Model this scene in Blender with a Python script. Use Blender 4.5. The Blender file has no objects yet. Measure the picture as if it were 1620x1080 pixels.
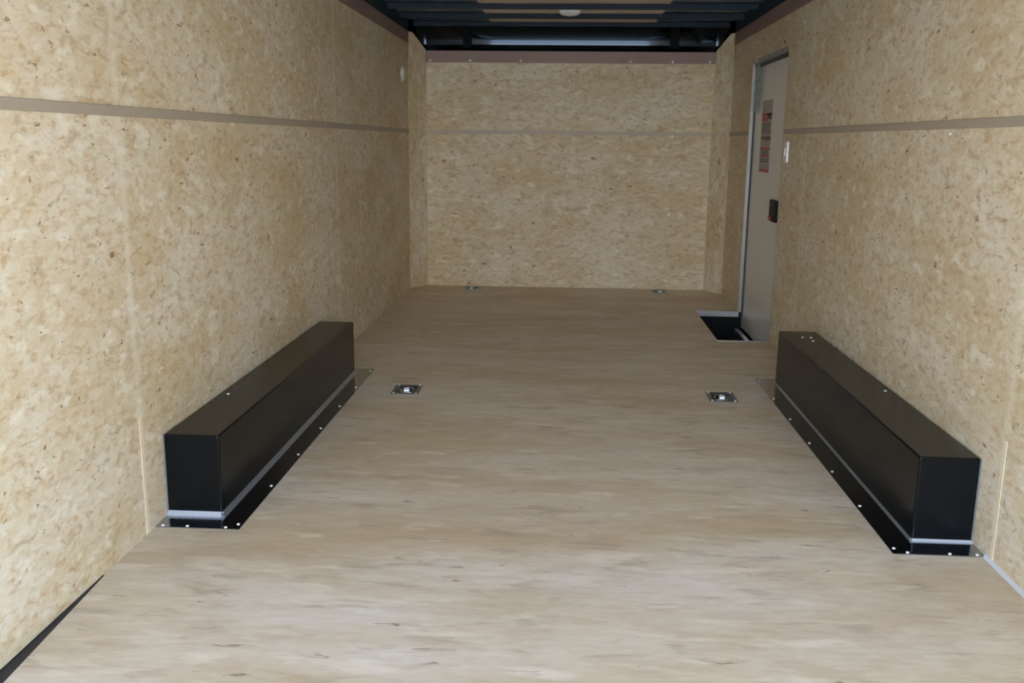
import bpy, bmesh, math, random
from mathutils import Vector, Matrix

sc = bpy.context.scene
COL = sc.collection

# ------------------------------------------------------------------ camera
cam_d = bpy.data.cameras.new('camera')
cam = bpy.data.objects.new('camera', cam_d)
COL.objects.link(cam)
sc.camera = cam
CAM_H = 1.1506
F_PX, PITCH, YAW, ROLL = 1483.39, 0.2106, -0.055, 0.0114
cam_d.sensor_fit = 'HORIZONTAL'
cam_d.sensor_width = 36.0
cam_d.lens = 36.0 * F_PX / 1620.0
cam_d.clip_start = 0.05
cam_d.clip_end = 300
_f = Vector((math.sin(YAW) * math.cos(PITCH), math.cos(YAW) * math.cos(PITCH), -math.sin(PITCH)))
_r0 = Vector((math.cos(YAW), -math.sin(YAW), 0))
_u0 = _r0.cross(_f)
_r = _r0 * math.cos(ROLL) + _u0 * math.sin(ROLL)
_u = -_r0 * math.sin(ROLL) + _u0 * math.cos(ROLL)
cam.matrix_world = Matrix(((_r.x, _u.x, -_f.x, 0.0), (_r.y, _u.y, -_f.y, 0.0),
                           (_r.z, _u.z, -_f.z, CAM_H), (0, 0, 0, 1)))

# ------------------------------------------------------------------ daylight
world = bpy.data.worlds.new('world')
sc.world = world
world.use_nodes = True
wn, wl = world.node_tree.nodes, world.node_tree.links
wn.clear()
w_out = wn.new('ShaderNodeOutputWorld')
w_bg = wn.new('ShaderNodeBackground')
w_tc = wn.new('ShaderNodeTexCoord')
w_sep = wn.new('ShaderNodeSeparateXYZ')
wl.new(w_tc.outputs['Generated'], w_sep.inputs[0])
w_ramp = wn.new('ShaderNodeValToRGB')          # hazy bright day: white at the horizon, pale blue overhead
for k, (p_, c_) in enumerate(((0.0, (1.0, 0.99, 0.95)), (0.10, (1.0, 1.0, 1.0)), (0.35, (0.48, 0.69, 1.0)), (1.0, (0.26, 0.48, 1.0)))):
    e_ = w_ramp.color_ramp.elements[k] if k < 2 else w_ramp.color_ramp.elements.new(p_)
    e_.position, e_.color = p_, (*c_, 1)
wl.new(w_sep.outputs[2], w_ramp.inputs['Fac'])
w_side = wn.new('ShaderNodeMapRange')          # brighter towards the sun side (+x)
w_side.inputs['From Min'].default_value = -1.0
w_side.inputs['From Max'].default_value = 1.0
w_side.inputs['To Min'].default_value = 1.0
w_side.inputs['To Max'].default_value = 1.0
wl.new(w_sep.outputs[0], w_side.inputs['Value'])
w_mul = wn.new('ShaderNodeVectorMath')
w_mul.operation = 'SCALE'
wl.new(w_ramp.outputs['Color'], w_mul.inputs[0])
wl.new(w_side.outputs[0], w_mul.inputs['Scale'])
w_bg.inputs['Strength'].default_value = 1.0
wl.new(w_mul.outputs[0], w_bg.inputs['Color'])
wl.new(w_bg.outputs[0], w_out.inputs['Surface'])

sun_d = bpy.data.lights.new('sun', 'SUN')
sun_d.energy = 4.6
sun_d.angle = math.radians(0.6)
sun_d.color = (1.0, 0.97, 0.90)
sun = bpy.data.objects.new('sun', sun_d)
COL.objects.link(sun)
sun.location = (6, 6, 9)
sun.rotation_euler = Vector((-0.62, -0.30, -0.85)).to_track_quat('-Z', 'Y').to_euler()

sc.view_settings.view_transform = 'Standard'
sc.view_settings.look = 'None'
sc.view_settings.gamma = 1.0
sc.view_settings.use_curve_mapping = False
sc.view_settings.exposure = 3.05

# ------------------------------------------------------------------ measures (metres, y runs into the trailer)
XL, XR = -1.215, 1.225
REAR, D = -0.1, 7.504
CX, CY = 0.1135, 0.194            # diagonal corner panels at the far end
ZS = 1.218                        # joint strip between the two rows of sheets
ZO, ZT = 1.859, 1.945             # top of the sheets, top of the brown trim
ZR = 2.036                        # roof skin
DY0, DY1, DZ = 5.53, 6.55, 1.668  # side door opening
WELL_X0 = 0.925

# ------------------------------------------------------------------ helpers
class MB:
    """collects shapes for ONE mesh object"""
    def __init__(self):
        self.bm = bmesh.new()

    def face(self, pts):
        try:
            return self.bm.faces.new([self.bm.verts.new(p) for p in pts])
        except ValueError:
            return None

    def box(self, x0, x1, y0, y1, z0, z1, bevel=0.0, seg=2):
        t = bmesh.new()
        v = [t.verts.new((x, y, z)) for z in (z0, z1) for y in (y0, y1) for x in (x0, x1)]
        for q in ((0, 2, 3, 1), (4, 5, 7, 6), (0, 1, 5, 4), (2, 6, 7, 3), (0, 4, 6, 2), (1, 3, 7, 5)):
            t.faces.new([v[i] for i in q])
        if bevel:
            bmesh.ops.bevel(t, geom=list(t.edges), offset=bevel, segments=seg, affect='EDGES', profile=0.5)
        self._merge(t)
        return self

    def prism(self, pts, vec):
        """polygon pts (3-D, planar) pushed along vec"""
        t = bmesh.new()
        vec = Vector(vec)
        a = [t.verts.new(p) for p in pts]
        b = [t.verts.new(Vector(p) + vec) for p in pts]
        n = len(pts)
        t.faces.new(a[::-1])
        t.faces.new(b)
        for i in range(n):
            t.faces.new((a[i], a[(i + 1) % n], b[(i + 1) % n], b[i]))
        bmesh.ops.recalc_face_normals(t, faces=list(t.faces))
        self._merge(t)
        return self

    def lathe(self, prof, origin, axis, n=24, sx=1.0):
        """prof: (radius, height) pairs, turned about axis through origin"""
        t = bmesh.new()
        ax = Vector(axis).normalized()
        e1 = ax.orthogonal().normalized()
        e2 = ax.cross(e1)
        o = Vector(origin)
        rings = []
        for r, h in prof:
            if r < 1e-6:
                rings.append([t.verts.new(o + ax * h)])
            else:
                rings.append([t.verts.new(o + ax * h + (e1 * math.cos(2 * math.pi * k / n) * sx +
                                                       e2 * math.sin(2 * math.pi * k / n)) * r) for k in range(n)])
        for A, B in zip(rings, rings[1:]):
            for k in range(n):
                k2 = (k + 1) % n
                if len(A) == 1 and len(B) == 1:
                    continue
                if len(A) == 1:
                    t.faces.new((A[0], B[k], B[k2]))
                elif len(B) == 1:
                    t.faces.new((A[k], A[k2], B[0]))
                else:
                    t.faces.new((A[k], A[k2], B[k2], B[k]))
        bmesh.ops.recalc_face_normals(t, faces=list(t.faces))
        for f in t.faces:
            f.smooth = True
        self._merge(t)
        return self

    def tube(self, pts, r, n=10, closed=False):
        t = bmesh.new()
        P = [Vector(p) for p in pts]
        m = len(P)
        rings = []
        for i in range(m):
            if closed:
                d = P[(i + 1) % m] - P[i - 1]
            else:
                d = P[min(i + 1, m - 1)] - P[max(i - 1, 0)]
            d.normalize()
            a = Vector((0, 0, 1)).cross(d)
            a = a.normalized() if a.length > 1e-3 else d.orthogonal().normalized()
            b = d.cross(a)
            rings.append([t.verts.new(P[i] + (a * math.cos(2 * math.pi * k / n) + b * math.sin(2 * math.pi * k / n)) * r) for k in range(n)])
        for i in range(m if closed else m - 1):
            A, B = rings[i], rings[(i + 1) % m]
            for k in range(n):
                f = t.faces.new((A[k], A[(k + 1) % n], B[(k + 1) % n], B[k]))
                f.smooth = True
        if not closed:
            t.faces.new(rings[0][::-1])
            t.faces.new(rings[-1])
        bmesh.ops.recalc_face_normals(t, faces=list(t.faces))
        self._merge(t)
        return self

    def _merge(self, t):
        me = bpy.data.meshes.new('tmp')
        t.to_mesh(me)
        t.free()
        self.bm.from_mesh(me)
        bpy.data.meshes.remove(me)

    def build(self, name, mat, parent=None, origin=None):
        me = bpy.data.meshes.new(name)
        bmesh.ops.recalc_face_normals(self.bm, faces=list(self.bm.faces))
        if origin is not None:
            bmesh.ops.translate(self.bm, verts=list(self.bm.verts), vec=-Vector(origin))
        self.bm.to_mesh(me)
        self.bm.free()
        me.materials.append(mat)
        o = bpy.data.objects.new(name, me)
        COL.objects.link(o)
        if origin is not None:
            o.location = origin
        if parent is not None:
            o.parent = parent
        return o


def empty(name, loc=(0, 0, 0)):
    o = bpy.data.objects.new(name, None)
    o.empty_display_size = 0.1
    COL.objects.link(o)
    o.location = loc
    return o


def tag(o, label=None, cat=None, group=None, kind=None):
    if label: o['label'] = label
    if cat: o['category'] = cat
    if group: o['group'] = group
    if kind: o['kind'] = kind
    return o


def struct(o, label, cat):
    return tag(o, label, cat, kind='structure')


def copy_tree(o, parent=None):
    c = o.copy()
    COL.objects.link(c)
    if parent is not None:
        c.parent = parent
    for ch in [q for q in COL.objects if q.parent == o]:
        copy_tree(ch, c)
    return c

# ------------------------------------------------------------------ materials
def base_mat(name):
    m = bpy.data.materials.new(name)
    m.use_nodes = True
    n, l = m.node_tree.nodes, m.node_tree.links
    return m, n, l, n['Principled BSDF']


def simple(name, col, rough=0.5, metal=0.0, noise=0.0, nscale=20, spec=0.5, bump=0.0, alpha_tr=0.0):
    m, n, l, b = base_mat(name)
    b.inputs['Roughness'].default_value = rough
    b.inputs['Metallic'].default_value = metal
    b.inputs['Specular IOR Level'].default_value = spec
    tc = n.new('ShaderNodeTexCoord')
    nz = n.new('ShaderNodeTexNoise')
    nz.inputs['Scale'].default_value = nscale
    nz.inputs['Detail'].default_value = 4
    l.new(tc.outputs['Object'], nz.inputs['Vector'])
    mx = n.new('ShaderNodeMix')
    mx.data_type = 'RGBA'
    k = noise
    mx.inputs['A'].default_value = (*[c * (1 - k) for c in col], 1)
    mx.inputs['B'].default_value = (*[min(1, c * (1 + k)) for c in col], 1)
    l.new(nz.outputs['Fac'], mx.inputs['Factor'])
    l.new(mx.outputs['Result'], b.inputs['Base Color'])
    if bump:
        bp = n.new('ShaderNodeBump')
        bp.inputs['Strength'].default_value = bump
        bp.inputs['Distance'].default_value = 0.002
        l.new(nz.outputs['Fac'], bp.inputs['Height'])
        l.new(bp.outputs['Normal'], b.inputs['Normal'])
    if alpha_tr:
        b.inputs['Transmission Weight'].default_value = alpha_tr
    return m


def osb(name, light, mid, dark, stretch, flake=22.0, fleck=0.5, chips=0.72, seams=False, rough=0.6, spec=0.3, streak=None):
    """strand board: overlapping flakes, pale patches, scattered brown flecks.
    stretch = how long the strands run along x, y, z"""
    m, n, l, b = base_mat(name)
    b.inputs['Roughness'].default_value = rough
    b.inputs['Specular IOR Level'].default_value = spec
    tc = n.new('ShaderNodeTexCoord')

    def mapping(scale, off=(0, 0, 0)):
        mp = n.new('ShaderNodeMapping')
        mp.inputs['Scale'].default_value = [scale / s for s in stretch]
        mp.inputs['Location'].default_value = off
        l.new(tc.outputs['Object'], mp.inputs['Vector'])
        return mp.outputs['Vector']

    def noise(vec, scale, detail=3, rough_=0.55, dist=0.0):
        q = n.new('ShaderNodeTexNoise')
        q.inputs['Scale'].default_value = scale
        q.inputs['Detail'].default_value = detail
        q.inputs['Roughness'].default_value = rough_
        q.inputs['Distortion'].default_value = dist
        if vec is not None:
            l.new(vec, q.inputs['Vector'])
        return q

    def ramp(fac, stops):
        r = n.new('ShaderNodeValToRGB')
        e = r.color_ramp.elements
        e[0].position, e[0].color = stops[0][0], (*stops[0][1], 1)
        e[1].position, e[1].color = stops[-1][0], (*stops[-1][1], 1)
        for p, c in stops[1:-1]:
            k = e.new(p)
            k.color = (*c, 1)
        l.new(fac, r.inputs['Fac'])
        return r.outputs['Color']

    def mix(fac, a, bb, mode='MIX'):
        q = n.new('ShaderNodeMix')
        q.data_type = 'RGBA'
        q.blend_type = mode
        for sock, val in (('Factor', fac), ('A', a), ('B', bb)):
            if hasattr(val, 'is_output') or isinstance(val, bpy.types.NodeSocket):
                l.new(val, q.inputs[sock])
            elif sock == 'Factor':
                q.inputs[sock].default_value = val
            else:
                q.inputs[sock].default_value = (*val, 1)
        return q.outputs['Result']

    def warp(vec, scale, amt):
        q = noise(vec, scale, 2)
        s = n.new('ShaderNodeVectorMath'); s.operation = 'SUBTRACT'
        l.new(q.outputs['Color'], s.inputs[0]); s.inputs[1].default_value = (.5, .5, .5)
        k = n.new('ShaderNodeVectorMath'); k.operation = 'SCALE'
        l.new(s.outputs[0], k.inputs[0]); k.inputs['Scale'].default_value = amt
        a = n.new('ShaderNodeVectorMath'); a.operation = 'ADD'
        l.new(vec, a.inputs[0]); l.new(k.outputs[0], a.inputs[1])
        return a.outputs[0]

    # strands
    v1 = warp(mapping(flake), 0.9, 1.6)
    vo = n.new('ShaderNodeTexVoronoi')
    vo.feature = 'SMOOTH_F1'
    vo.inputs['Smoothness'].default_value = 0.35
    vo.inputs['Scale'].default_value = 1.0
    l.new(v1, vo.inputs['Vector'])
    sep = n.new('ShaderNodeSeparateColor')
    l.new(vo.outputs['Color'], sep.inputs[0])
    c1 = ramp(sep.outputs[0], [(0.08, mid), (0.5, [0.5 * (a + c) for a, c in zip(light, mid)]), (0.92, light)])
    # soft grain inside the strands
    g = noise(mapping(flake * 2.2, (3, 7, 1)), 1.0, 4, 0.6)
    c2 = mix(0.55, c1, ramp(g.outputs['Fac'], [(0.30, mid), (0.72, light)]))
    # broad tone of the sheets
    bn = noise(mapping(3.2, (9, 2, 5)), 1.0, 2, 0.5)
    c3 = mix(0.75, c2, ramp(bn.outputs['Fac'], [(0.32, (0.88, 0.80, 0.62)), (0.66, (1.06, 1.08, 1.14))]), 'MULTIPLY')
    # tan patches
    tn = noise(mapping(flake * 0.62, (1, 4, 8)), 1.0, 3, 0.6, 0.6)
    tm = ramp(tn.outputs['Fac'], [(0.56, (0, 0, 0)), (0.70, (0.75,) * 3)])
    c4 = mix(tm, c3, [0.62 * a + 0.38 * c for a, c in zip(mid, dark)])
    # small orange-tan chips and pale strands
    on = noise(mapping(flake * 1.2, (2, 6, 3)), 1.0, 3, 0.55, 0.4)
    om = ramp(on.outputs['Fac'], [(0.53, (0, 0, 0)), (0.73, (chips,) * 3)])
    c4 = mix(om, c4, (0.54, 0.325, 0.14))
    pn = noise(mapping(flake * 0.5, (8, 3, 6)), 1.0, 3, 0.6, 0.15)
    pm = ramp(pn.outputs['Fac'], [(0.56, (0, 0, 0)), (0.68, (0.7,) * 3)])
    c4 = mix(pm, c4, [min(0.95, 1.08 * a + 0.02) for a in light])
    # dark flecks
    v2 = warp(mapping(flake * 1.15, (5, 1, 2)), 1.1, 1.2)
    fv = noise(v2, 1.0, 2, 0.5, 0.8)
    lo = 0.685 - 0.03 * fleck
    fm = ramp(fv.outputs['Fac'], [(lo, (0, 0, 0)), (lo + 0.07, (0.9,) * 3)])
    c5 = mix(fm, c4, dark)
    col = c5
    if streak:
        sn = noise(None, 1.0, 3, 0.55)
        mp = n.new('ShaderNodeMapping')
        mp.inputs['Scale'].default_value = streak
        l.new(tc.outputs['Object'], mp.inputs['Vector'])
        l.new(mp.outputs[0], sn.inputs['Vector'])
        col = mix(0.6, col, ramp(sn.outputs['Fac'], [(0.3, (0.86, 0.80, 0.70)), (0.7, (1.07, 1.09, 1.13))]), 'MULTIPLY')
    if seams:
        # pale butt joints between 8 ft sheets
        sx = n.new('ShaderNodeSeparateXYZ')
        l.new(tc.outputs['Object'], sx.inputs[0])
        acc = None
        for yj in (2.54, 4.98):
            s = n.new('ShaderNodeMath'); s.operation = 'SUBTRACT'
            l.new(sx.outputs[1], s.inputs[0]); s.inputs[1].default_value = yj
            a = n.new('ShaderNodeMath'); a.operation = 'ABSOLUTE'
            l.new(s.outputs[0], a.inputs[0])
            c = n.new('ShaderNodeMapRange')
            c.inputs['From Min'].default_value = 0.004
            c.inputs['From Max'].default_value = 0.030
            c.inputs['To Min'].default_value = 0.42
            c.inputs['To Max'].default_value = 0.0
            l.new(a.outputs[0], c.inputs['Value'])
            if acc is None:
                acc = c.outputs[0]
            else:
                t = n.new('ShaderNodeMath'); t.operation = 'MAXIMUM'
                l.new(acc, t.inputs[0]); l.new(c.outputs[0], t.inputs[1])
                acc = t.outputs[0]
        col = mix(acc, col, [min(1, q * 1.08) for q in light])
    l.new(col, b.inputs['Base Color'])
    bp = n.new('ShaderNodeBump')
    bp.inputs['Strength'].default_value = 0.25
    bp.inputs['Distance'].default_value = 0.002
    l.new(g.outputs['Fac'], bp.inputs['Height'])
    l.new(bp.outputs['Normal'], b.inputs['Normal'])
    return m


M = {}
W_L, W_M, W_D = (0.80, 0.75, 0.62), (0.69, 0.57, 0.37), (0.27, 0.16, 0.075)
M['osb_side'] = osb('strand_board_side', W_L, W_M, W_D, (1.0, 2.0, 1.0), 42.0, 0.6, seams=True)
M['osb_back'] = osb('strand_board_back', W_L, W_M, W_D, (2.1, 1.0, 1.0), 36.0, 0.4)
M['osb_corner'] = osb('strand_board_corner', W_L, W_M, W_D, (1.0, 1.0, 1.7), 26.0, 0.2)
M['floor'] = osb('floor_board', (0.80, 0.71, 0.58), (0.66, 0.55, 0.41), (0.28, 0.20, 0.13), (3.4, 1.0, 1.0), 26.0, -0.5, chips=0.22,
                 rough=0.42, spec=0.4, streak=(0.7, 3.2, 1.0))
M['brown'] = simple('brown_trim_board', (0.315, 0.215, 0.19), 0.5, noise=0.12, nscale=9)
M['brown_liner'] = simple('brown_ceiling_liner', (0.68, 0.57, 0.50), 0.55, noise=0.1, nscale=9)
M['joint'] = simple('grey_joint_strip', (0.43, 0.37, 0.285), 0.5, noise=0.06)
M['joint_pale'] = simple('pale_joint_strip', (0.56, 0.49, 0.385), 0.5, noise=0.06)
M['raw_edge'] = simple('raw_sheet_edge', (0.86, 0.74, 0.54), 0.7, noise=0.12, nscale=60)
M['roof'] = simple('dark_roof_metal', (0.16, 0.23, 0.30), 0.4, metal=0.5, noise=0.1)
M['bow'] = simple('dark_bow_steel', (0.026, 0.041, 0.058), 0.55, metal=0.0, noise=0.1, spec=0.12)
M['cap'] = simple('glossy_front_cap', (0.026, 0.034, 0.044), 0.05, metal=1.0, noise=0.05)
M['rib'] = simple('black_bracket', (0.004, 0.005, 0.007), 0.6, spec=0.1)
M['black'] = simple('black_gloss_paint', (0.003, 0.0042, 0.0055), 0.24, noise=0.2, nscale=12, spec=0.2)
M['seal'] = simple('pale_sealant', (0.44, 0.47, 0.53), 0.35)
M['bead_white'] = simple('white_bead', (0.74, 0.76, 0.80), 0.35)
M['zinc'] = simple('zinc_metal', (0.62, 0.66, 0.70), 0.22, metal=1.0, noise=0.1)
M['pan'] = simple('dark_zinc_pan', (0.10, 0.13, 0.15), 0.3, metal=0.9, noise=0.2, nscale=60)
M['plate'] = simple('dull_zinc_plate', (0.22, 0.27, 0.30), 0.25, metal=1.0, noise=0.2, nscale=50)
M['lip'] = simple('grey_metal_lip', (0.26, 0.29, 0.33), 0.3, metal=0.6)
M['screw'] = simple('bright_screw_head', (0.90, 0.92, 0.95), 0.35, metal=0.25)
M['strap'] = simple('bright_zinc_strap', (0.85, 0.88, 0.92), 0.38, metal=0.6)
M['alu'] = simple('mill_aluminium', (0.72, 0.75, 0.80), 0.28, metal=1.0, noise=0.05)
M['door'] = simple('white_door_skin', (0.80, 0.785, 0.76), 0.35, noise=0.02)
M['frame'] = simple('door_frame_aluminium', (0.40, 0.39, 0.375), 0.4, metal=0.3)
M['shadow_gap_seal'] = simple('dark_shadow_gap', (0.05, 0.06, 0.07), 0.6)
M['well'] = simple('black_step_well', (0.006, 0.007, 0.008), 0.6, spec=0.2)
M['plastic_w'] = simple('white_plastic', (0.80, 0.81, 0.80), 0.3)
M['lens'] = simple('milky_lens', (0.82, 0.84, 0.84), 0.25)
M['black_p'] = simple('black_plastic', (0.006, 0.007, 0.009), 0.55, spec=0.2)
M['red'] = simple('red_ink', (0.50, 0.055, 0.045), 0.5)
M['paper'] = simple('label_paper', (0.42, 0.36, 0.36), 0.5, noise=0.08, nscale=30)
M['ink'] = simple('label_ink', (0.10, 0.09, 0.10), 0.5)
M['teal'] = simple('pale_teal_card', (0.36, 0.50, 0.52), 0.4)
M['skin'] = simple('white_outer_skin', (0.7, 0.7, 0.7), 0.3)
M['gap_shadow'] = simple('black_gap_shadow', (0.02, 0.02, 0.026), 0.55)  # shadow in the floor gap, given as a black colour
M['ground'] = simple('gravel_ground', (0.40, 0.38, 0.35), 0.9, noise=0.25, nscale=3)


def tread_plate():
    m, n, l, b = base_mat('tread_plate')
    b.inputs['Base Color'].default_value = (0.42, 0.45, 0.50, 1)
    b.inputs['Metallic'].default_value = 1.0
    b.inputs['Roughness'].default_value = 0.09
    tc = n.new('ShaderNodeTexCoord')
    h = None
    for ang, off in ((0.785, 0.0), (-0.785, 0.5)):
        mp = n.new('ShaderNodeMapping')
        mp.inputs['Rotation'].default_value = (0, 0, ang)
        mp.inputs['Scale'].default_value = (34, 70, 1)
        mp.inputs['Location'].default_value = (off, off, 0)
        l.new(tc.outputs['Object'], mp.inputs['Vector'])
        v = n.new('ShaderNodeTexVoronoi')
        v.inputs['Randomness'].default_value = 0.0
        v.inputs['Scale'].default_value = 1.0
        l.new(mp.outputs[0], v.inputs['Vector'])
        r = n.new('ShaderNodeMapRange')
        r.inputs['From Min'].default_value = 0.18
        r.inputs['From Max'].default_value = 0.34
        r.inputs['To Min'].default_value = 1.0
        r.inputs['To Max'].default_value = 0.0
        l.new(v.outputs['Distance'], r.inputs['Value'])
        if h is None:
            h = r.outputs[0]
        else:
            t = n.new('ShaderNodeMath'); t.operation = 'MAXIMUM'
            l.new(h, t.inputs[0]); l.new(r.outputs[0], t.inputs[1])
            h = t.outputs[0]
    bp = n.new('ShaderNodeBump')
    bp.inputs['Strength'].default_value = 0.13
    bp.inputs['Distance'].default_value = 0.0008
    l.new(h, bp.inputs['Height'])
    l.new(bp.outputs['Normal'], b.inputs['Normal'])
    return m


M['tread'] = tread_plate()


def film():
    m, n, l, b = base_mat('clear_plastic_film')
    b.inputs['Base Color'].default_value = (0.85, 0.92, 0.93, 1)
    b.inputs['Roughness'].default_value = 0.12
    b.inputs['Transmission Weight'].default_value = 0.85
    b.inputs['IOR'].default_value = 1.25
    return m


M['film'] = film()

# ------------------------------------------------------------------ setting: floor with cut-outs
RINGS = [(-0.725, 4.235), (0.741, 4.245), (-0.733, 7.365), (0.757, 7.375)]
RW, RD = 0.058, 0.078            # half size of a tie-down pan opening


def slab_with_holes(mb, x0, x1, y0, y1, z0, z1, holes):
    xs = sorted({x0, x1, *[h[0] for h in holes], *[h[1] for h in holes]})
    ys = sorted({y0, y1, *[h[2] for h in holes], *[h[3] for h in holes]})
    xs = [x for x in xs if x0 <= x <= x1]
    ys = [y for y in ys if y0 <= y <= y1]
    bm = mb.bm
    vt = {}

    def V(x, y, z):
        k = (round(x, 5), round(y, 5), round(z, 5))
        if k not in vt:
            vt[k] = bm.verts.new(k)
        return vt[k]
    solid = {}
    for i in range(len(xs) - 1):
        for j in range(len(ys) - 1):
            cx, cy = (xs[i] + xs[i + 1]) / 2, (ys[j] + ys[j + 1]) / 2
            solid[i, j] = not any(h[0] < cx < h[1] and h[2] < cy < h[3] for h in holes)
    for (i, j), s in solid.items():
        if not s:
            continue
        a, b, c, d = xs[i], xs[i + 1], ys[j], ys[j + 1]
        bm.faces.new((V(a, c, z1), V(b, c, z1), V(b, d, z1), V(a, d, z1)))
        bm.faces.new((V(a, c, z0), V(a, d, z0), V(b, d, z0), V(b, c, z0)))
        for (di, dj, p, q) in ((-1, 0, (a, d), (a, c)), (1, 0, (b, c), (b, d)), (0, -1, (a, c), (b, c)), (0, 1, (b, d), (a, d))):
            if not solid.get((i + di, j + dj), False):
                bm.faces.new((V(*p, z0), V(*q, z0), V(*q, z1), V(*p, z1)))
    return mb


holes = [(x - RW, x + RW, y - RD, y + RD) for x, y in RINGS] + [(WELL_X0, XR + 0.08, DY0, DY1)]
fl = slab_with_holes(MB(), XL - 0.05, XR + 0.05, REAR, D + 0.05, -0.05, 0.0, holes).build('floor', M['floor'])
struct(fl, 'pale tan strand board floor running the length of the trailer', 'floor')

# ------------------------------------------------------------------ setting: walls
T = 0.05
wall_l = MB().box(XL - T, XL, REAR, D + T, 0.0, ZR).build('wall_left', M['osb_side'])
struct(wall_l, 'left wall of speckled strand board sheets behind the left wheel box', 'wall')

mb = MB()                          # right wall with the door opening: three pieces of one sheet
mb.prism([(XR, REAR, 0.0), (XR, DY0, 0.0), (XR, DY0, DZ), (XR, DY1, DZ), (XR, DY1, 0.0),
          (XR, D + T, 0.0), (XR, D + T, ZR), (XR, REAR, ZR)], (T, 0, 0))
wall_r = mb.build('wall_right', M['osb_side'])
struct(wall_r, 'right wall of speckled strand board sheets with the side door opening', 'wall')

wall_b = MB().box(XL, XR, D, D + T, 0.0, ZR).build('wall_back', M['osb_back'])
struct(wall_b, 'far end wall of speckled strand board facing the opening', 'wall')

for nm, sx, x0 in (('wall_left_corner', 1, XL), ('wall_right_corner', -1, XR)):
    a = Vector((x0, D - CY, 0)); b = Vector((x0 + sx * CX, D, 0))
    nrm = Vector((-sx * CY, CX, 0)).normalized() * 0.012
    z0, z1 = 0.0, 1.948
    pts = [a, b, b + Vector((0, 0, 1.826)), a + (b - a) * 0.26 + Vector((0, 0, z1 - 0.003)), a + Vector((0, 0, z1))]
    o = MB().prism(pts, nrm).build(nm, M['osb_corner'])
    struct(o, 'narrow diagonal strand board corner panel at the far %s, cut at a slant on top' % ('left' if sx > 0 else 'right'), 'wall')

# ------------------------------------------------------------------ setting: trims
def trim(name, mb, mat, label):
    return struct(mb.build(name, mat), label, 'trim')


for i, (s, x) in enumerate(((1, XL), (-1, XR))):
    side = 'left' if s > 0 else 'right'
    a, b = sorted((x, x + s * 0.008))
    t = trim('trim_%d' % (1 + i), MB().box(a, b, REAR, D - CY, ZO, ZT, 0.002), M['brown'],
             'brown trim board along the top of the %s wall' % side)
    a, b = sorted((x, x + s * 0.005))
    mbj = MB()
    if s > 0:
        mbj.box(a, b, REAR, D - CY, ZS - 0.014, ZS + 0.014, 0.002)
    else:
        mbj.box(a, b, REAR, DY0 - 0.03, ZS - 0.014, ZS + 0.014, 0.002)
        mbj.box(a, b, DY1 + 0.03, D - CY, ZS - 0.014, ZS + 0.014, 0.002)
    trim('trim_%d' % (3 + i), mbj, M['joint'], 'grey joint strip running along the %s wall at chest height' % side)
    a, b = sorted((x, x + s * 0.001))
    trim('trim_%d' % (5 + i), MB().box(a, b, 2.532, 2.550, 0.0, 0.36), M['raw_edge'],
         'pale raw sheet edge standing upright beside the near end of the %s wheel box' % side)
    # dark steel rail between the trim board and the roof
    a, b = sorted((x, x + s * 0.006))
    trim('trim_%d' % (7 + i), MB().box(a, b, REAR, D - CY, ZT, ZR - 0.002), M['bow'],
         'dark steel top rail above the brown trim of the %s wall' % side)

t = trim('trim_9', MB().box(XL + CX, XR - CX, D - 0.012, D, 1.739, 1.826, 0.002), M['brown'],
         'brown trim board across the top of the far end wall')
BACK_TRIM = t
trim('trim_10', MB().box(XL + CX, XR - CX, D - 0.004, D, ZS - 0.017, ZS + 0.013, 0.0015), M['joint_pale'],
     'grey joint strip across the far end wall')
# right base: pale bead; left base: black strip put in for the gap's shadow
trim('trim_11', MB().prism([(XR, REAR, 0), (XR - 0.009, REAR, 0), (XR, REAR, 0.009)], (0, 2.575 - REAR, 0)), M['bead_white'],
     'pale bead where the right wall meets the floor')
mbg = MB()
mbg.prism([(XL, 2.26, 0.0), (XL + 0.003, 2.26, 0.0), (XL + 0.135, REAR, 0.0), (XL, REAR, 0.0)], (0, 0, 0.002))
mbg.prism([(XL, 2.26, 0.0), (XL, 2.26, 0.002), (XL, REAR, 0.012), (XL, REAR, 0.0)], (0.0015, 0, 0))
trim('trim_12', mbg, M['gap_shadow'], 'black widening strip for the gap shadow where the left wall meets the floor at the rear')

# ------------------------------------------------------------------ setting: ceiling
ceil = MB().box(XL - T, XR + T, REAR, D + T, ZR, ZR + 0.03).build('ceiling', M['roof'])
struct(ceil, 'dark metal roof skin over cross bows', 'ceiling')
liner = MB().box(-0.60, 0.645, REAR + 0.05, 7.40, ZR - 0.008, ZR, 0.002).build('centre_liner', M['brown_liner'], ceil)
tag(liner, 'brown lining sheet along the middle of the roof')
BOW = 0.48
yb = 7.43
while yb > REAR + 0.1:
    m_ = MB()
    w, h, fl_ = 0.032, 0.030, 0.004     # hat section, crown down
    z1 = ZR - 0.008
    prof = [(-w - fl_, z1), (-w, z1), (-w * 0.8, z1 - h), (w * 0.8, z1 - h), (w, z1), (w + fl_, z1),
            (w + fl_, z1 + 0.003), (-w - fl_, z1 + 0.003)]
    m_.prism([(XL + 0.012, yb + p, z) for p, z in prof], (XR - XL - 0.024, 0, 0))
    m_.build('roof_bow', M['bow'], ceil)
    yb -= BOW

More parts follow.
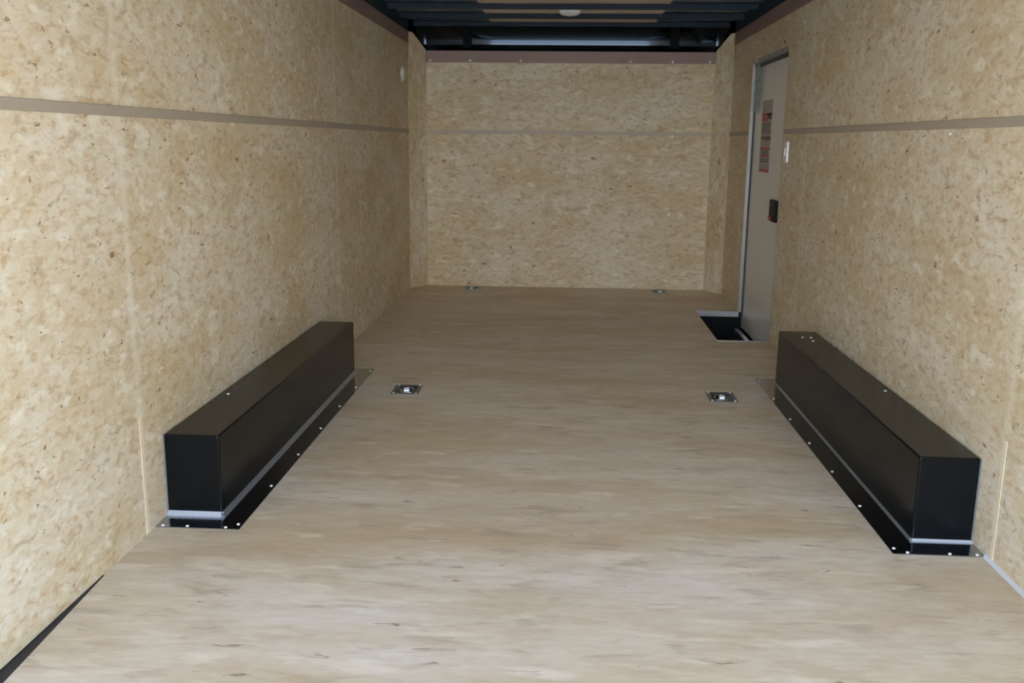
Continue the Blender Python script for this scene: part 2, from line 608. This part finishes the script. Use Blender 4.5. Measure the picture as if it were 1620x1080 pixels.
# rounded glossy cap above the far wall, with rounded corners in plan
def cap_path():
    pts = []
    N = 10
    for k in range(N + 1):             # left corner bulging outwards
        a = math.pi - k / N * math.pi / 2
        pts.append((XL + CX + CX * math.cos(a), D - CY + (CY - 0.004) * math.sin(a)))
    pts += [(x, D - 0.004) for x in (XL + CX + 0.006, XL + CX + 0.02, -0.8, -0.4, 0.0, 0.4, 0.8, XR - CX - 0.02, XR - CX - 0.006)]
    for k in range(N + 1):
        a = math.pi / 2 - k / N * math.pi / 2
        pts.append((XR - CX + CX * math.cos(a), D - CY + (CY - 0.004) * math.sin(a)))
    return pts


def cap_surface(u_pts, prof, t=0.0):
    """rows of points: plan path u offset inwards by prof[0] at height prof[1]"""
    rows = []
    for off, z in prof:
        row = []
        for i, (x, y) in enumerate(u_pts):
            a = Vector(u_pts[max(i - 1, 0)]); b = Vector(u_pts[min(i + 1, len(u_pts) - 1)])
            d = (b - a).normalized()
            nin = Vector((d.y, -d.x))
            n_ = len(u_pts) - 1
            k = min(1.0, i / 10, (n_ - i) / 10)       # the curl dies out into the side walls
            k = k * k * (3 - 2 * k)
            row.append((x + nin.x * (off * k + t), y + nin.y * (off * k + t), z))
        rows.append(row)
    return rows


RC = 0.24
CAP_A = math.asin((ZR - 0.001 - 1.864) / RC)
prof = [(0.0, 1.75), (0.0, 1.82), (0.0, 1.852), (0.0, 1.860)]
prof += [(RC * (1 - math.cos(k / 14 * CAP_A)), 1.864 + RC * math.sin(k / 14 * CAP_A)) for k in range(15)]
mbc = MB()
rows = cap_surface(cap_path(), prof)
grid = [[mbc.bm.verts.new(p) for p in r] for r in rows]
for r0, r1 in zip(grid, grid[1:]):
    for i in range(len(r0) - 1):
        f = mbc.bm.faces.new((r0[i], r0[i + 1], r1[i + 1], r1[i]))
        f.smooth = True
cap = mbc.build('front_cap', M['cap'], ceil)
tag(cap, 'glossy dark rounded metal cap above the far end wall')
sol = cap.modifiers.new('thickness', 'SOLIDIFY')
sol.thickness = 0.002
for xr_ in (-0.782, 0.797):
    mr = MB()
    pr = [(D - o - 0.004, z) for o, z in prof[2:]]
    pi = [(D - o - 0.022, z - 0.004) for o, z in prof[2:]]
    poly = [(xr_ - 0.033, y, z) for y, z in pr] + [(xr_ - 0.033, y, z) for y, z in reversed(pi)]
    t = bmesh.new()
    A = [t.verts.new(p) for p in poly]
    B = [t.verts.new((p[0] + 0.066, p[1], p[2])) for p in poly]
    n_ = len(poly)
    h_ = n_ // 2
    for i in range(n_):
        t.faces.new((A[i], A[(i + 1) % n_], B[(i + 1) % n_], B[i]))
    for i in range(h_ - 1):
        t.faces.new((A[i], A[i + 1], A[n_ - 2 - i], A[n_ - 1 - i]))
        t.faces.new((B[i], B[n_ - 1 - i], B[n_ - 2 - i], B[i + 1]))
    mr._merge(t)
    mr.build('rib', M['rib'], cap)

# ------------------------------------------------------------------ ground outside
gr = MB().box(-40, 40, -60, 30, -0.72, -0.70).build('ground', M['ground'])
struct(gr, 'pale gravel yard outside the open rear of the trailer', 'ground')

# ------------------------------------------------------------------ screws
SCREW = MB().lathe([(0.0, 0.0035), (0.0022, 0.0034), (0.0045, 0.0022), (0.0055, 0.0), (0.0055, -0.001)], (0, 0, 0), (0, 0, 1), 12)
_s = SCREW.build('screw', M['screw'])
SCREW_ME = _s.data
bpy.data.objects.remove(_s)


def screw(parent, loc, normal, s=1.0):
    o = bpy.data.objects.new('screw', SCREW_ME)
    COL.objects.link(o)
    o.parent = parent
    o.location = loc
    o.rotation_euler = Vector(normal).to_track_quat('Z', 'Y').to_euler()
    o.scale = (s, s, s)
    return o


for x in (-1.07, -0.76, -0.37, 0.47, 0.79, 1.07):
    screw(BACK_TRIM, (x, D - 0.012, 1.752), (0, -1, 0), 1.7)
for x in (-0.80, -0.415, 0.008, 0.414, 0.812):
    for z in (0.06, 0.31, 0.59, 0.88, 1.190, 1.243, 1.60):
        if (x in (0.414, 0.812) and z in (1.60,)) or (x < -0.1 and z in (0.06, 0.59, 0.88, 1.243, 1.60)) or (x == 0.812 and z == 0.31):
            continue
        screw(wall_b, (x, D, z + 0.008 * math.sin(x * 40)), (0, -1, 0), 1.9)
for y in (2.35, 3.15, 3.9):
    screw(wall_r, (XR, y, ZS - 0.03), (-1, 0, 0))

# ------------------------------------------------------------------ wheel boxes
def wheel_box(s, xw, near, far, w, h, label, top_screws):
    root = empty('wheel_box', (xw + s * w / 2, (near + far) / 2, 0))
    ox, oy = root.location.x, root.location.y
    tag(root, label, 'wheel box', 'black wheel boxes')

    def X(u):                      # u = distance from the wall
        return xw + s * u - ox

    def bx(m_, u0, u1, y0, y1, z0, z1, bev=0.0):
        a, b = sorted((X(u0), X(u1)))
        return m_.box(a, b, y0 - oy, y1 - oy, z0, z1, bev, 3)
    bx(MB(), 0.0, w, near, far, 0.0035, h, 0.006).build('box_cover', M['black'], root)
    fw = 0.084                     # tread plate flange on the floor, three legs of one angle
    m_ = MB()
    e = 0.0
    ring_o = [(X(e), near - fw - 0.012 - oy), (X(w + fw), near - fw - 0.012 - oy), (X(w + fw), far + fw - oy), (X(e), far + fw - oy)]
    ring_i = [(X(e), near - oy), (X(w), near - oy), (X(w), far - oy), (X(e), far - oy)]
    for i in range(3):
        m_.prism([(*ring_o[i], 0.0), (*ring_o[i + 1], 0.0), (*ring_i[i + 1], 0.0), (*ring_i[i], 0.0)], (0, 0, 0.003))
    tag(m_.build('flange', M['tread'], root), 'shiny tread plate flange around the foot of the box')
    m_ = MB()                      # bead of sealant in the angle
    q = 0.013 if s > 0 else 0.007
    m_.prism([(X(0), near - oy, 0.003), (X(0), near - q - oy, 0.003), (X(0), near - oy, 0.003 + q)], (s * (w + 0.004), 0, 0))
    tag(m_.build('sealant_bead', M['seal'], root), 'pale sealant bead along the near end')
    m_ = MB()
    m_.prism([(X(w), near - q - oy, 0.003), (X(w + q), near - q - oy, 0.003), (X(w), near - q - oy, 0.003 + q)], (0, far - near + q, 0))
    tag(m_.build('lip', M['lip'], root), 'grey metal lip along the foot of the box')
    m_ = MB()
    m_.prism([(X(0), near - oy, 0.0), (X(0.003), near - oy, 0.0), (X(0), near - 0.003 - oy, 0.0)], (0, 0, h))
    tag(m_.build('edge_bead', M['lip'], root), 'thin grey line up the wall edge')
    y = near - 0.06
    while y < far + 0.08:
        screw(root, (X(w + fw - 0.014), y - oy, 0.003), (0, 0, 1), 0.95)
        y += 0.325
    for u in (0.02, w * 0.55, w + 0.04):
        screw(root, (X(u), near - fw - 0.002 - oy, 0.003), (0, 0, 1), 0.95)
    for u, yy in top_screws:
        screw(root, (X(u), yy - oy, h), (0, 0, 1), 1.1)
    return root


wheel_box(1, XL + 0.0015, 2.679, 4.533, 0.1731, 0.2621, 'long black wheel box against the left wall, opposite the side door', [(0.035, 3.15)])
wheel_box(-1, XR - 0.0015, 2.666, 4.532, 0.1761, 0.2638, 'long black wheel box against the right wall, on the side door side',
          [(0.10, 4.38), (0.06, 4.38), (0.07, 4.30), (0.03, 3.42)])

# ------------------------------------------------------------------ recessed tie-downs
def tie_down():
    root = empty('floor_tie_down')
    m_ = MB()
    a, b = RW, RD
    p = 0.006                      # flat rim lying on the floor
    out = [(-a - p, -b - p), (a + p, -b - p), (a + p, b + p), (-a - p, b + p)]
    inn = [(-a + 0.014, -b + 0.016), (a - 0.014, -b + 0.016), (a - 0.014, b - 0.016), (-a + 0.014, b - 0.016)]
    for i in range(4):
        j = (i + 1) % 4
        m_.prism([(*out[i], 0.0005), (*out[j], 0.0005), (*inn[j], 0.0005), (*inn[i], 0.0005)], (0, 0, 0.0028))
    m_.build('rim_plate', M['plate'], root)
    m_ = MB()                      # sunken pan with sloping sides
    c = [(x * 0.62, y * 0.62) for x, y in inn]
    top = [m_.bm.verts.new((*q, 0.001)) for q in inn]
    bot = [m_.bm.verts.new((*q, -0.024)) for q in c]
    for i in range(4):
        j = (i + 1) % 4
        m_.bm.faces.new((top[i], top[j], bot[j], bot[i]))
    m_.bm.faces.new(bot)
    m_.build('pan', M['pan'], root)
    m_ = MB()                      # the ring lies flat in the pan
    pts = []
    for k in range(16):
        t = math.pi * k / 15
        pts.append((0.030 * math.cos(t), 0.008 + 0.030 * math.sin(t), -0.006 + 0.006 * math.sin(t)))
    pts += [(-0.030, -0.014, -0.008), (-0.02, -0.022, -0.008), (0.02, -0.022, -0.008), (0.030, -0.014, -0.008)]
    m_.tube(pts, 0.0055, 10, closed=True)
    m_.build('ring', M['zinc'], root)
    m_ = MB()                      # strap that holds the ring
    prof_ = []
    for k in range(9):
        t = math.pi * k / 8
        prof_.append((0.013 * math.cos(t), 0.013 * math.sin(t)))
    m_.prism([(-0.012, -0.010 + y, -0.010 + z * 1.7) for y, z in prof_], (0.024, 0, 0))
    m_.build('strap', M['strap'], root)
    for sx in (-1, 1):
        for sy in (-1, 1):
            screw(root, (sx * (a - 0.006), sy * (b - 0.007), 0.0033), (0, 0, 1), 1.0)
    return root


LAB = ['recessed steel floor tie-down beside the far end of the left wheel box',
       'recessed steel floor tie-down beside the far end of the right wheel box',
       'recessed steel floor tie-down at the foot of the far wall, left side',
       'recessed steel floor tie-down at the foot of the far wall, right side']
proto = tie_down()
for i, (x, y) in enumerate(RINGS):
    o = proto if i == 0 else copy_tree(proto)
    o.location = (x, y, 0)
    tag(o, LAB[i], 'tie-down', 'recessed floor tie-downs')

# ------------------------------------------------------------------ side door
door = empty('door_1', (XR, (DY0 + DY1) / 2, 0))
struct(door, 'pale side door with a warning label and black latch, in the right wall', 'door')
dy = door.location.y
WZ = -0.19                         # floor of the step well
XD = 0.026                         # door face behind the wall face (door local x)
dl = MB().box(XD, XD + 0.035, DY0 - dy, DY1 - dy, -0.112, DZ, 0.002).build('leaf', M['door'], door)
m_ = MB()                          # frame lining: far jamb, near jamb, header
m_.box(-0.006, XD, DY1 - 0.012 - dy, DY1 + 0.0 - dy, 0.0, DZ)
m_.box(-0.004, 0.0, DY1 - 0.004 - dy, DY1 + 0.008 - dy, 0.0, DZ + 0.020)
m_.box(0.001, XD, DY0 - dy, DY0 + 0.010 - dy, 0.0, DZ)
m_.box(-0.004, 0.0, DY0 - dy, DY1 - dy, DZ - 0.002, DZ + 0.020)
m_.box(-0.0, XD, DY0 - dy, DY1 - dy, DZ - 0.010, DZ)
m_.build('frame', M['frame'], door)
m_ = MB()  # dark seal strips that also stand in for the shadow gap round the door
m_.box(XD - 0.010, XD - 0.0005, DY1 - 0.026 - dy, DY1 - 0.013 - dy, -0.112, DZ - 0.012)
m_.box(XD - 0.014, XD - 0.0005, DY0 + 0.011 - dy, DY1 - 0.013 - dy, DZ - 0.030, DZ - 0.011)
tag(m_.build('shadow_gap_seal', M['shadow_gap_seal'], door), 'dark seal strip standing in for the shadow gap inside the frame')
# warning label: unreadable lines, red bands
lx = XD - 0.0012
lab = MB().box(lx, XD - 0.0002, 5.985 - dy, 6.285 - dy, 0.975, 1.418).build('warning_label', M['paper'], door)
tag(lab, 'tall grey and red warning label stuck on the door')
LZ = 1.418
bands = [('red_bar', 'red', 0.078, 0.092, 0.0, 1.0), ('text_block', 'ink', 0.082, 0.118, 0.02, 0.42), ('red_bar', 'red', 0.100, 0.128, 0.45, 0.97)]
rnd = random.Random(4)
for k in range(5):
    bands.append(('text_line', 'ink', 0.138 + k * 0.014, 0.146 + k * 0.014, 0.08 + 0.2 * rnd.random(), 0.95))
bands.append(('text_block', 'ink', 0.220, 0.246, 0.0, 0.62))
bands.append(('text_line', 'ink', 0.222, 0.240, 0.66, 0.96))
bands += [('red_bar', 'red', 0.292, 0.304, 0.0, 1.0), ('red_bar', 'red', 0.340, 0.350, 0.0, 1.0)]
for k in range(3):
    bands.append(('text_line', 'ink', 0.308 + k * 0.011, 0.315 + k * 0.011, 0.15, 0.85))
for k in range(2):
    bands.append(('text_line', 'ink', 0.360 + k * 0.013, 0.368 + k * 0.013, 0.1, 0.9))
bands.append(('red_bar', 'red', 0.424, 0.443, 0.0, 1.0))
for nm, mt, z0, z1, f0, f1 in bands:
    MB().box(lx - 0.0008, lx - 0.0001, 5.985 + f0 * 0.30 - dy, 5.985 + f1 * 0.30 - dy, LZ - z1, LZ - z0).build(nm, M[mt], lab)
# latch
lat = MB().box(XD - 0.022, XD - 0.0002, 5.635 - dy, 5.80 - dy, 0.695, 0.822, 0.006, 3).build('latch', M['black_p'], door)
tag(lat, 'black latch housing on the near edge of the door')
MB().box(XD - 0.028, XD - 0.021, 5.745 - dy, 5.79 - dy, 0.700, 0.722, 0.002).build('release_tab', M['red'], lat)

# ------------------------------------------------------------------ step well
well = empty('step_well', ((WELL_X0 + XR) / 2, dy, 0))
tag(well, 'black step well sunk into the floor at the side door', 'step well')
wx = well.location.x
a0, a1 = WELL_X0 - wx, XR + 0.03 - wx
b0, b1 = DY0 - dy, DY1 - dy
m_ = MB()
m_.box(a0, XR + 0.07 - wx, b0, b1, WZ - 0.02, WZ)
m_.box(a0, a0 + 0.004, b0, b1, WZ, -0.003)
m_.box(a0, XR + 0.07 - wx, b0, b0 + 0.004, WZ, -0.003)
m_.box(a0, XR + 0.07 - wx, b1 - 0.004, b1, WZ, -0.003)
m_.box(XR + 0.064 - wx, XR + 0.07 - wx, b0, b1, WZ, -0.02)
m_.build('pan', M['well'], well)
m_ = MB()                          # aluminium angle on the far and near edges
m_.box(a0 - 0.0, XR - wx, b1 - 0.010, b1 - 0.005, -0.036, 0.002)
m_.box(a0 - 0.0, XR - wx, b1 - 0.010, b1 + 0.003, 0.0005, 0.0025)
tag(m_.build('edge_trim', M['alu'], well), 'bright aluminium angle on the far edge')
m_ = MB()
m_.box(a0 - 0.01, XR - 0.012 - wx, b0 - 0.022, b0 + 0.008, 0.0005, 0.0035)
m_.box(a0 - 0.01, XR - wx, b0 + 0.004, b0 + 0.008, -0.03, 0.003)
tag(m_.build('edge_trim', M['alu'], well), 'aluminium angle on the near edge')
m_ = MB()
m_.box(1.183 - wx, 1.213 - wx, b0 + 0.01, b1 - 0.11, -0.115, -0.100)
m_.box(1.183 - wx, 1.187 - wx, b0 + 0.01, b1 - 0.11, WZ, -0.115)
tag(m_.build('threshold', M['alu'], well), 'aluminium threshold strip in front of the door')

# ------------------------------------------------------------------ small fittings
sw = empty('light_switch', (XR, 5.40, 1.108))
tag(sw, 'small white rocker light switch on the right wall beside the side door', 'light switch')
MB().box(-0.014, 0.0, -0.036, 0.036, -0.057, 0.057, 0.005, 3).build('switch_plate', M['plastic_w'], sw)
MB().prism([(-0.0141, -0.010, -0.022), (-0.0141, -0.010, 0.022), (-0.022, -0.010, -0.018), (-0.0165, -0.010, 0.022)][0:1] +
           [(-0.022, -0.010, -0.018), (-0.0165, -0.010, 0.022), (-0.0141, -0.010, 0.022)], (0, 0.020, 0)).build('rocker', M['plastic_w'], sw)

cv = empty('wall_vent', (XL, 7.045, 1.622))
tag(cv, 'small round white dome cover on the left wall near the far corner', 'vent cover')
MB().lathe([(0.056, 0.0), (0.056, 0.004), (0.051, 0.006), (0.049, 0.006)], (0, 0, 0), (1, 0, 0), 28).build('rim', M['plastic_w'], cv)
MB().lathe([(0.050, 0.004), (0.046, 0.014), (0.034, 0.020), (0.018, 0.023), (0.0, 0.024)], (0, 0, 0), (1, 0, 0), 28).build('dome', M['plastic_w'], cv)

zl = ZR - 0.008
lt = empty('ceiling_light', (0.0, 6.60, zl))
tag(lt, 'round white dome light on the middle of the ceiling', 'ceiling light')
MB().lathe([(0.0, 0.0), (0.080, 0.0), (0.080, -0.018), (0.074, -0.024), (0.070, -0.024)], (0, 0, 0), (0, 0, 1), 32).build('base', M['plastic_w'], lt)
MB().lathe([(0.073, -0.022), (0.072, -0.036), (0.060, -0.048), (0.032, -0.055), (0.0, -0.057)], (0, 0, 0), (0, 0, 1), 32).build('lens', M['lens'], lt)

mk = MB().lathe([(0.0, 0.002), (0.010, 0.002), (0.011, 0.0)], (0, 0, 0), (-1, 0, 0), 14).build('red_mark', simple('red_brown_mark', (0.20, 0.06, 0.05), 0.6))
mk.location = (XR, 5.66, 1.722)  # red-brown spot on the board, built as a thin disc
tag(mk, 'tiny red-brown spot on the right wall above the side door', 'mark')

bag = empty('plastic_bag', (XR + 0.006, 6.40, 1.665))
tag(bag, 'clear crinkled plastic bag hanging at the top of the side door', 'plastic bag')
rnd = random.Random(11)
m_ = MB()
NY, NZ = 7, 22
g = []
for j in range(NZ + 1):
    z = 0.015 - 0.33 * j / NZ
    wd = 0.030 + 0.045 * min(1, j / 5)
    g.append([m_.bm.verts.new((0.006 * math.sin(j * 1.7 + i * 2.1) + rnd.uniform(-0.003, 0.003),
                               wd * (2 * i / NY - 1) + rnd.uniform(-0.004, 0.004), z)) for i in range(NY + 1)])
for r0, r1 in zip(g, g[1:]):
    for i in range(NY):
        m_.bm.faces.new((r0[i], r0[i + 1], r1[i + 1], r1[i]))
fo = m_.build('film', M['film'], bag)
so = fo.modifiers.new('thickness', 'SOLIDIFY')
so.thickness = 0.0008
MB().box(0.012, 0.0135, -0.055, -0.010, -0.20, -0.03).build('card', M['teal'], bag)
m_ = MB()
m_.box(-0.014, 0.002, -0.030, 0.030, 0.002, 0.022, 0.004)
tag(m_.build('clip', M['zinc'], bag), 'shiny clip at the top of the bag')
